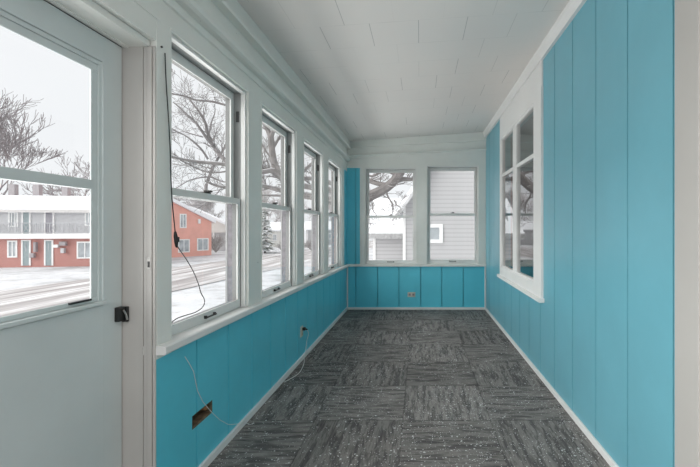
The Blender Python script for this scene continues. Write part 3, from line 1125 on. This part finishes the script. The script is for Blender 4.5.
for (x0, y0, x1, y1, mt) in ((55, 244.5, 60, 247.5, 'winframe'), (61, 241.5, 67.5, 245.5, 'metalbox'), (62.5, 248, 66, 253, 'offwhite'), (31.5, 253, 36, 257.5, 'metalbox'), (35.5, 242, 38, 252, 'metalbox')):
    u0, u1, z0, z1 = facade_rect(P, x0, y0, x1, y1)
    f = MB(P.xf); f.box(u0, u1, -0.28, 0.0, z0, z1, 0.03); f.build('wall_box', M[mt], root)

# --- red gabled building down the road
p0 = ground_at(168, 257.8, ZG); p1 = ground_at(211.5, 255.2, ZG)
P2 = Plane(p0, p1)
root = empty('gabled_house', tuple(p0))
tag(root, 'red gabled building across the road with white windows and snowy roof', 'building')
ue, zev = P2.uz(211.5, 222.0)
us, zs_ = P2.uz(168, 200)
slope = (zs_ - zev) / (ue - us)
up = P2.uz(138, 190)[0]
zp = zev + slope * (ue - up)
ul = up - 0.4
f = MB(P2.xf)
zul = zp - slope * (up - ul)
f.loft([[(ul, w, ZG - 0.2), (ue, w, ZG - 0.2), (ue, w, zev), (up, w, zp), (ul, w, zul)] for w in (0, 5)])
f.build('gable_wall', M['redwall'], root)
f = MB(P2.xf)
ov, th = 0.35, 0.42
for (ux, sg, zz) in ((ue, 1, zev), (ul, -1, zul)):
    f.loft([[(up, w, zp + 0.02), (ux + sg * ov, w, zz - slope * ov + 0.02), (ux + sg * ov, w, zz - slope * ov + th), (up, w, zp + th)] for w in (-0.35, 5.3)])
f.build('roof', M['roofsnow'], root)
far_window(P2, root, 179.6, 213.8, 186.4, 228)
far_window(P2, root, 178.0, 239.2, 189.6, 252.5)
far_window(P2, root, 197.0, 238.2, 208.4, 250.6)
u0, u1, z0, z1 = facade_rect(P2, 197.6, 219, 199.8, 223.6)
f = MB(P2.xf); f.box(u0, u1, -0.2, 0, z0, z1, 0.03); f.build('wall_lamp', M['winframe'], root)

# --- cream house peeping out behind the red one
p0 = ground_at(205, 251.5, ZG); p1 = ground_at(232, 251.0, ZG)
P3 = Plane(p0, p1)
root = empty('cream_house', tuple(p0))
tag(root, 'cream house with sloping roof partly hidden behind the red building', 'building')
ua, za = P3.uz(190, 209); ub, zb = P3.uz(231, 227.5)
zl = P3.uz(215, 232.5)[1]
f = MB(P3.xf)
f.loft([[(ua, w, zl), (ub, w, zl), (ub, w, zb), (ua, w, za)] for w in (0, 8)])
f.build('gable_wall', M['cream'], root)
f = MB(P3.xf)
f.loft([[(ua, w, za), (ub + 0.5, w, zb - 0.2), (ub + 0.5, w, zb + 0.15), (ua, w, za + 0.4)] for w in (-0.5, 8.3)])
f.build('roof', M['roofsnow'], root)
f = MB(P3.xf); f.box(ua, ub, 1.2, 8, ZG - 0.2, zl); f.build('lower_wall', M['offwhite'], root)
for uu in (ua + 3, ub - 0.2):
    f = MB(P3.xf); f.box(uu - 0.1, uu + 0.1, 0.0, 0.2, ZG, zl); f.build('post', M['fascia'], root)

# --- neighbour: white clapboard house filling the end windows
YH = 13.3
P4 = Plane((-0.565, YH), (5, YH))
root = empty('neighbour_house', (2.7, YH, ZG))
tag(root, 'white clapboard house with steep snowy gable and small window beside the porch', 'building')
xe = at(403.8, 206, YH).x
ze = at(403.8, 207, YH).z
sl = 1.45
xp = 2.8
zp = ze + sl * (xp - xe)
xr = xp + (xp - xe)
f = MB()
f.loft([[(xe, y, ZG - 0.2), (xr, y, ZG - 0.2), (xr, y, ze), (xp, y, zp), (xe, y, ze)] for y in (YH, YH + 2.6)])
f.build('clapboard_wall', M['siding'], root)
f = MB()
f.box(xe - 0.03, xe + 0.06, YH - 0.03, YH + 0.02, ZG, ze + 0.02)
f.build('corner_board', M['fascia'], root)
f = MB()
for sg in (1, -1):
    x_e = xe if sg == 1 else xr
    o_ = 0.26 * sg
    f.loft([[(xp, y, zp + 0.03), (x_e - o_, y, ze - sl * 0.26 + 0.03), (x_e - o_, y, ze - sl * 0.26 + 0.26), (xp, y, zp + 0.26)] for y in (YH - 0.3, YH + 2.9)])
f.build('roof', M['roofsnow'], root)
f = MB()
for sg in (1, -1):
    x_e = xe if sg == 1 else xr
    o_ = 0.27 * sg
    f.loft([[(xp, y, zp - 0.10), (x_e - o_, y, ze - sl * 0.26 - 0.10), (x_e - o_, y, ze - sl * 0.26 + 0.05), (xp, y, zp + 0.05)] for y in (YH - 0.34, YH - 0.27)])
f.build('rake_board', plain('pale_rake_board', (0.62, 0.62, 0.63), 0.6), root)
far_window(P4, root, 424, 224, 442.8, 243, mull=0)

# --- low garage left of it
YG = 17.0
root = empty('garage', (-2.5, YG, ZG))
tag(root, 'low white garage with a snow-laden roof behind the neighbouring house', 'garage')
xa, xb = at(374, 240, YG).x, at(440, 240, YG).x
ze = at(380, 236.5, YG).z
f = MB(); f.box(xa, xb, YG, YG + 6, ZG - 0.2, ze); f.build('clapboard_wall', M['siding2'], root)
f = MB()
f.loft([[(x, YG - 0.45, ze - 0.02), (x, YG - 0.45, ze + 0.10), (x, YG + 3, ze + 1.85), (x, YG + 6.45, ze + 0.10), (x, YG + 6.45, ze - 0.02)] for x in (xa - 0.35, xb + 0.3)])
f.build('roof', M['roofsnow'], root)
f = MB(); f.box(xa - 0.36, xb + 0.31, YG - 0.50, YG - 0.44, ze - 0.08, ze + 0.14); f.build('eave_board', M['eave'], root)
f = MB(); f.box(xa - 0.04, xa + 0.07, YG - 0.03, YG + 0.02, ZG, ze); f.build('corner_board', M['fascia'], root)


# ---------------------------------------------------------------- trees
def branch_rec(mb, p, d, L, r, depth, rng, spread=0.6, lift=0.12, sides=5, minr=0.006):
    n = 4
    pts, rad = [p.copy()], [r]
    q = p.copy(); dd = d.copy()
    for k in range(n):
        dd = (dd + Vector((rng.uniform(-1, 1), rng.uniform(-1, 1), rng.uniform(-0.7, 1))) * 0.16 + Vector((0, 0, lift * 0.3))).normalized()
        q = q + dd * (L / n)
        pts.append(q.copy()); rad.append(max(minr, r * (1 - 0.42 * (k + 1) / n)))
    mb.tube(pts, rad, sides if r > 0.03 else (4 if r > 0.012 else 3))
    if depth <= 0:
        return
    kids = rng.choice((3, 3, 4)) if depth > 1 else 4
    for i in range(kids):
        t = rng.uniform(0.35, 1.0) if i else 1.0
        j = min(n, max(1, int(round(t * n))))
        a = rng.uniform(0, 2 * math.pi)
        s = dd.cross(Vector((0.3, 0.5, 0.8))).normalized(); u = s.cross(dd)
        nd = (dd + (s * math.cos(a) + u * math.sin(a)) * rng.uniform(0.5, 1.1) * spread * 1.3 + Vector((0, 0, lift))).normalized()
        branch_rec(mb, pts[j], nd, L * rng.uniform(0.58, 0.82), rad[j] * rng.uniform(0.55, 0.75), depth - 1, rng, spread, lift, sides, minr)


def tree(name, label, cat, base, H, r, depth, seed, mat, spread=0.6, lift=0.15, trunk=0.25, minr=0.012, group=None):
    rng = random.Random(seed)
    mb = MB()
    top = Vector(base) + Vector((rng.uniform(-.2, .2), rng.uniform(-.2, .2), H * trunk))
    mb.tube([Vector(base) - Vector((0, 0, 0.3)), Vector(base).lerp(top, 0.4), top], [r * 1.25, r, r * 0.9], 7)
    for k in range(5):
        a = 2 * math.pi * k / 5 + rng.uniform(-.4, .4)
        d = Vector((math.cos(a) * spread, math.sin(a) * spread, rng.uniform(0.6, 1.1))).normalized()
        branch_rec(mb, top, d, H * 0.32, r * 0.6, depth, rng, spread, lift, 5, minr)
    o_ = mb.build(name, mat)
    tag(o_, label, cat, group)
    return o_


def limbs(mb, specs, Y, rng, px_r=1.0, twigs=(2, 0.5)):
    """specs: list of (points in view direction, start px radius, end px radius, depth shift)"""
    for pts, r0, r1, dy in specs:
        n = len(pts)
        P_ = [at(x, y, Y + dy * (k / max(1, n - 1))) for k, (x, y) in enumerate(pts)]
        P_ = smoothpath(P_, 4)
        m = len(P_)
        R = [(r0 + (r1 - r0) * k / (m - 1)) * Y / F for k in range(m)]
        mb.tube(P_, R, 7 if r0 > 1.5 else 5)
        cnt, Lf = twigs
        for k in range(2, m):
            for _ in range(cnt):
                if rng.random() < 0.55:
                    d = (P_[k] - P_[k - 1]).normalized()
                    s = Vector((rng.uniform(-1, 1), rng.uniform(-1, 1), rng.uniform(-0.4, 1)))
                    nd = (d * 0.6 + s).normalized()
                    branch_rec(mb, P_[k], nd, Lf * rng.uniform(0.5, 1.2), max(0.006, min(R[k] * 0.35, 0.02)), 2, rng, 0.7, 0.05, 4, 0.0045)


# the big yard tree: trunk stands past the porch corner, limbs sweep both ways across the windows
rng = random.Random(21)
mb = MB()
YT = 10.5
b0 = at(352, 300, YT); b0.z = ZG - 0.2
fork = at(350, 196, YT)
mb.tube([b0, at(354, 260, YT), fork], [0.34, 0.27, 0.25], 10)
mb.tube(smoothpath([fork, at(342, 160, YT), at(336, 110, YT), at(330, 50, YT)], 4), [0.22, 0.21, 0.2, 0.19, 0.18, 0.17, 0.16, 0.15, 0.14, 0.13, 0.12, 0.11, 0.10], 8)
limbs(mb, [
    # thick limbs crossing the end window
    ([(352, 205), (362, 200), (372, 195), (384, 189), (394, 181), (401, 172), (407, 160), (412, 140)], 6.0, 3.5, 0.0),
    ([(358, 176), (368, 180), (380, 184), (392, 184), (398, 178)], 2.6, 2.2, 0.0),
    ([(397, 181), (404, 179), (413, 179), (424, 172)], 2.6, 1.4, 0.3),
    ([(398, 178), (394, 174), (384, 171), (372, 176), (360, 172)], 1.8, 1.0, 0.2),
    ([(386, 190), (388, 197), (392, 203), (393, 210), (392, 214)], 1.0, 0.4, 0.0),
    ([(394, 200), (397, 205), (401, 208)], 0.9, 0.3, 0.0),
    ([(372, 203), (373, 210), (377, 216), (380, 222)], 0.7, 0.2, 0.0),
], YT, rng, twigs=(1, 0.30))
limbs(mb, [
    # limbs running toward the street windows
    ([(350, 200), (330, 190), (310, 187), (290, 183), (275, 171), (262, 172), (245, 170), (222, 164), (200, 162), (182, 159), (166, 155)], 3.6, 1.0, -1.6),
    ([(350, 203), (325, 198), (300, 194), (280, 190), (262, 186), (248, 186), (222, 187), (205, 181)], 3.6, 0.9, -1.2),
    ([(345, 188), (320, 180), (300, 178), (283, 180), (272, 172), (262, 168)], 2.6, 1.2, -0.6),
    ([(340, 205), (310, 198), (285, 196), (258, 195)], 2.2, 1.0, -0.6),
    ([(340, 150), (318, 160), (305, 170), (296, 182), (284, 196)], 2.0, 0.8, -0.6),
    ([(262, 118), (246, 109), (228, 105.5), (212, 101.5), (196, 100), (184, 96), (168, 93)], 1.3, 0.7, -1.0),
    ([(338, 130), (310, 120), (285, 122), (262, 118)], 2.0, 1.3, 0.0),
    ([(240, 168), (222, 172), (207, 172), (192, 166), (180, 160)], 0.9, 0.5, -0.5),
], YT, rng, twigs=(1, 0.42))
tag(mb.build('yard_tree', M['bark2']), 'big snowy tree whose thick limbs cross the end window and street windows', 'tree')

# tree seen through the window beside the door: crooked trunk fanning up and out
rng = random.Random(5)
mb = MB()
YT = 15.5
b0 = at(253, 262, YT); b0.z = ZG - 0.2
mb.tube(smoothpath([b0, at(254, 230, YT), at(253, 205, YT), at(252, 185, YT)], 3), [0.17, 0.165, 0.16, 0.155, 0.15, 0.145, 0.14, 0.13, 0.12, 0.10], 8)
limbs(mb, [
    ([(205.5, 191), (206.5, 184), (210, 175), (214.5, 164.5), (219, 157), (223, 150), (227, 142), (233, 128)], 1.7, 0.8, 0.5),
    ([(226, 161), (219, 154), (213, 145), (208, 134), (205, 122), (200, 113), (194, 105), (188, 97)], 2.2, 0.6, 0.4),
    ([(213, 145), (208, 140), (201, 130), (194, 121), (185, 113), (179, 107), (173, 102)], 1.7, 0.5, -0.6),
    ([(208, 159), (202, 150), (195, 143), (186, 136), (178, 132), (170, 129)], 1.2, 0.5, -0.4),
    ([(206, 128), (204, 118), (203.5, 108)], 0.9, 0.4, 0.3),
    ([(209, 135), (211, 124), (215, 112), (214, 104)], 0.8, 0.3, 0.2),
    ([(203, 137), (192, 134), (182, 131)], 0.7, 0.4, 0.0),
    ([(207, 177), (198, 178), (188, 181), (178, 187), (170, 191)], 0.8, 0.3, 0.0),
    ([(208, 176), (216, 179), (224, 182), (236, 181)], 1.0, 0.5, 0.0),
    ([(226, 161), (234, 169), (244, 178), (252, 190)], 2.3, 2.8, 0.0),
], YT, rng, twigs=(1, 0.6))
tag(mb.build('bare_tree', M['bark']), 'bare tree with fanning grey branches outside the window by the storm door', 'tree')

# upright trunk seen through the second street window
rng = random.Random(9)
mb = MB()
YT = 13.0
b0 = at(300, 262, YT); b0.z = ZG - 0.2
mb.tube(smoothpath([b0, at(300, 225, YT), at(299.5, 200, YT), at(298, 186, YT)], 3), [0.10] * 10, 8)
mb.tube(smoothpath([at(298, 186, YT), at(288, 179, YT), at(278, 172, YT), at(273, 158, YT), at(271, 138, YT)], 3), [0.09, 0.095, 0.10, 0.105, 0.11, 0.115, 0.12, 0.12, 0.12, 0.115, 0.11, 0.105, 0.10], 8)
limbs(mb, [
    ([(271, 138), (267, 128), (263, 120), (258, 110)], 3.0, 1.0, 0.3),
    ([(271, 138), (275, 126), (280, 117), (284, 105)], 2.4, 0.9, -0.3),
    ([(272, 150), (278, 140), (284, 130), (292, 124)], 1.6, 0.7, 0.2),
    ([(273, 160), (265, 150), (260, 140)], 1.2, 0.6, 0.2),
], YT, rng, twigs=(2, 0.5))
tag(mb.build('trunk_tree', M['bark2']), 'crooked tree bending upward outside the second street window', 'tree')

# twiggy crown to the left seen through the storm door
q = ground_at(-30, 262, ZG)
tree('twiggy_tree', 'dense twiggy tree rising over the motel roof, seen through storm door glass', 'tree', (-50.5, 46.0, ZG), 17.5, 0.26, 5, 3, M['twig'], 0.62, 0.16, 0.22, 0.026)
tree('twiggy_tree', 'thin bare tree behind the motel roof at the edge of the storm door glass', 'tree', (-37.5, 47.0, ZG), 10.0, 0.12, 4, 14, M['twig'], 0.7, 0.1, 0.4, 0.02)

# hazy trees behind the buildings
far = [(-67, 58.5), (-66, 70), (-53, 60), (-55, 71), (-43, 60), (-40, 71), (-33, 86), (-21, 99)]
adj = ['tallest pale bare tree far behind the motel', 'pale bare tree behind the motel, second along the row', 'pale bare tree behind the motel, third along the row',
       'pale bare tree behind the motel, fourth along the row', 'pale bare tree behind the motel, fifth along the row', 'pale bare tree above the red building roof',
       'pale bare tree beyond the cream house', 'pale bare tree farthest down the road']
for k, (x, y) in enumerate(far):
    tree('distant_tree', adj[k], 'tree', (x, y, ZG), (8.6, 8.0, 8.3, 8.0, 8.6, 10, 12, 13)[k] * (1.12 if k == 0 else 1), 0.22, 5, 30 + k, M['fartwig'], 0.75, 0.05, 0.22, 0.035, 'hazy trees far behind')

# snowy evergreen, house and shrubs in the second window
rng = random.Random(77)
b0 = ground_at(265, 253, ZG)
mb = MB()
H = 7.6
for k in range(420):
    t = rng.random() ** 0.8
    a = rng.uniform(0, 6.283)
    rr = (1 - t) * 2.3 * rng.uniform(0.55, 1.0) + 0.05
    c = Vector((b0.x, b0.y, ZG + 0.4 + t * H))
    e = c + Vector((math.cos(a) * rr, math.sin(a) * rr, -0.25 * rr))
    s = Vector((-math.sin(a), math.cos(a), 0)) * (0.10 + 0.16 * rr)
    m_ = c.lerp(e, 0.55)
    mb.quad([tuple(c), tuple(m_ + s), tuple(e), tuple(m_ - s)])
needles = mb
root = empty('evergreen_tree', tuple(b0))
tag(root, 'snow-dusted evergreen across the road outside the second street window', 'tree')
needles.build('foliage', M['needle'], root)
f = MB(); f.tube([b0, b0 + Vector((0, 0, H))], [0.16, 0.03], 7); f.build('trunk', M['bark'], root)

def house(name, label, px0, px1, pyb, pye, pyr, mat):
    p0 = ground_at(px0, pyb, ZG); p1 = ground_at(px1, pyb - 0.4, ZG)
    Q = Plane(p0, p1)
    r_ = empty(name, tuple(p0)); tag(r_, label, 'building')
    u0, u1 = Q.uz(px0, pye)[0], Q.uz(px1, pye)[0]
    z_e = Q.uz((px0 + px1) / 2, pye)[1]; z_r = Q.uz((px0 + px1) / 2, pyr)[1]
    f = MB(Q.xf); f.box(u0, u1, 0, 7, ZG - 0.2, z_e); f.build('wall', mat, r_)
    f = MB(Q.xf); f.loft([[(u, -0.4, z_e - 0.05), (u, -0.4, z_e + 0.2), (u, 3.5, z_r), (u, 7.4, z_e + 0.2), (u, 7.4, z_e - 0.05)] for u in (u0 - 0.4, u1 + 0.4)])
    f.build('roof', M['roofsnow'], r_)
    w_ = (px1 - px0)
    far_window(Q, r_, px0 + w_ * 0.18, pye + (pyb - pye) * 0.2, px0 + w_ * 0.34, pye + (pyb - pye) * 0.62)
    far_window(Q, r_, px0 + w_ * 0.62, pye + (pyb - pye) * 0.2, px0 + w_ * 0.78, pye + (pyb - pye) * 0.62)
    return r_
house('far_house', 'pale house with snowy roof beyond the evergreen', 268, 294, 247, 231, 222, M['cream'])
house('far_house', 'white house with snowy roof far down the road past the third street window', 308, 338, 245, 230, 221, M['siding2'])

def shrub(label, b, H, W, seed, cat='shrub'):
    rng = random.Random(seed); mb = MB()
    for k in range(26):
        a = rng.uniform(0, 6.283); d = Vector((math.cos(a) * 0.6 * W / H, math.sin(a) * 0.6 * W / H, 1)).normalized()
        branch_rec(mb, Vector(b), d, H * 0.55, 0.035, 2, rng, 0.7, 0.1, 4, 0.016)
    tag(mb.build('bare_shrub', M['shrubm']), label, cat)
shrub('bushy bare shrub in front of the cream house', ground_at(216, 252.5, ZG), 2.3, 2.6, 4)
shrub('low snowy shrub at the roadside outside the second street window', ground_at(285, 253, ZG), 1.5, 2.6, 6)
shrub('low snowy shrub far down the road outside the third street window', ground_at(312, 251, ZG), 1.6, 2.6, 8)

# ---------------------------------------------------------------- light
w = bpy.data.worlds.new('overcast_sky')
scn.world = w
w.use_nodes = True
nt = w.node_tree
bg = nt.nodes['Background']
tc = N(nt, 'ShaderNodeTexCoord')
sep = N(nt, 'ShaderNodeSeparateXYZ'); nt.links.new(tc.outputs['Generated'], sep.inputs[0])
n = noise(nt, tc.outputs['Generated'], 2.2, 4, 0.55)
r = ramp(nt, n, [(0.3, (0.83, 0.845, 0.87)), (0.7, (0.89, 0.90, 0.915))])
nt.links.new(r.outputs[0], bg.inputs[0])
bg.inputs[1].default_value = 1.11


def area(name, loc, rot, sx, sy, power, col=(1, 1, 1)):
    l = bpy.data.lights.new(name, 'AREA')
    l.shape = 'RECTANGLE'; l.size = sx; l.size_y = sy
    l.energy = power; l.color = col
    o_ = bpy.data.objects.new(name, l)
    COL.objects.link(o_)
    o_.location = loc; o_.rotation_euler = rot
    return o_


def aim(o_, d):
    o_.rotation_euler = Vector(d).to_track_quat('-Z', 'Y').to_euler()


el = area('entry_fill', (0.1, -3.2, 4.35), (0, 0, 0), 2.2, 1.2, 42, (1.0, 0.97, 0.93))  # added fill behind the camera, no fixture belongs there
aim(el, (0, 1, -0.42))
aim(area('yard_fill', (-4.6, 4.0, -0.85), (0, 0, 0), 12.0, 1.0, 255, (1.0, 0.975, 0.95)), (1, 0, 0.42))  # added fill below the window view, imitating light bounced off snow
aim(area('sill_fill', (-2.2, 4.2, 0.05), (0, 0, 0), 8.0, 0.9, 55, (1.0, 0.975, 0.95)), (1, 0, 1.3))  # unseen fill added under the sills to brighten the ceiling
sl_ = bpy.data.lights.new('hazy_sun', 'SUN')
sl_.energy = 7.4
sl_.color = (1.0, 0.985, 0.965)
sl_.angle = math.radians(95)
so = bpy.data.objects.new('hazy_sun', sl_)
COL.objects.link(so)
aim(so, (1.0, 0.30, -0.20))

scn.view_settings.view_transform = 'Standard'
scn.view_settings.look = 'None'
scn.view_settings.exposure = 0.0
scn.view_settings.gamma = 1.0
scn.cycles.max_bounces = 10
scn.cycles.diffuse_bounces = 6
scn.cycles.transparent_max_bounces = 24
scn.cycles.use_denoising = True
scn.cycles.sample_clamp_indirect = 6.0
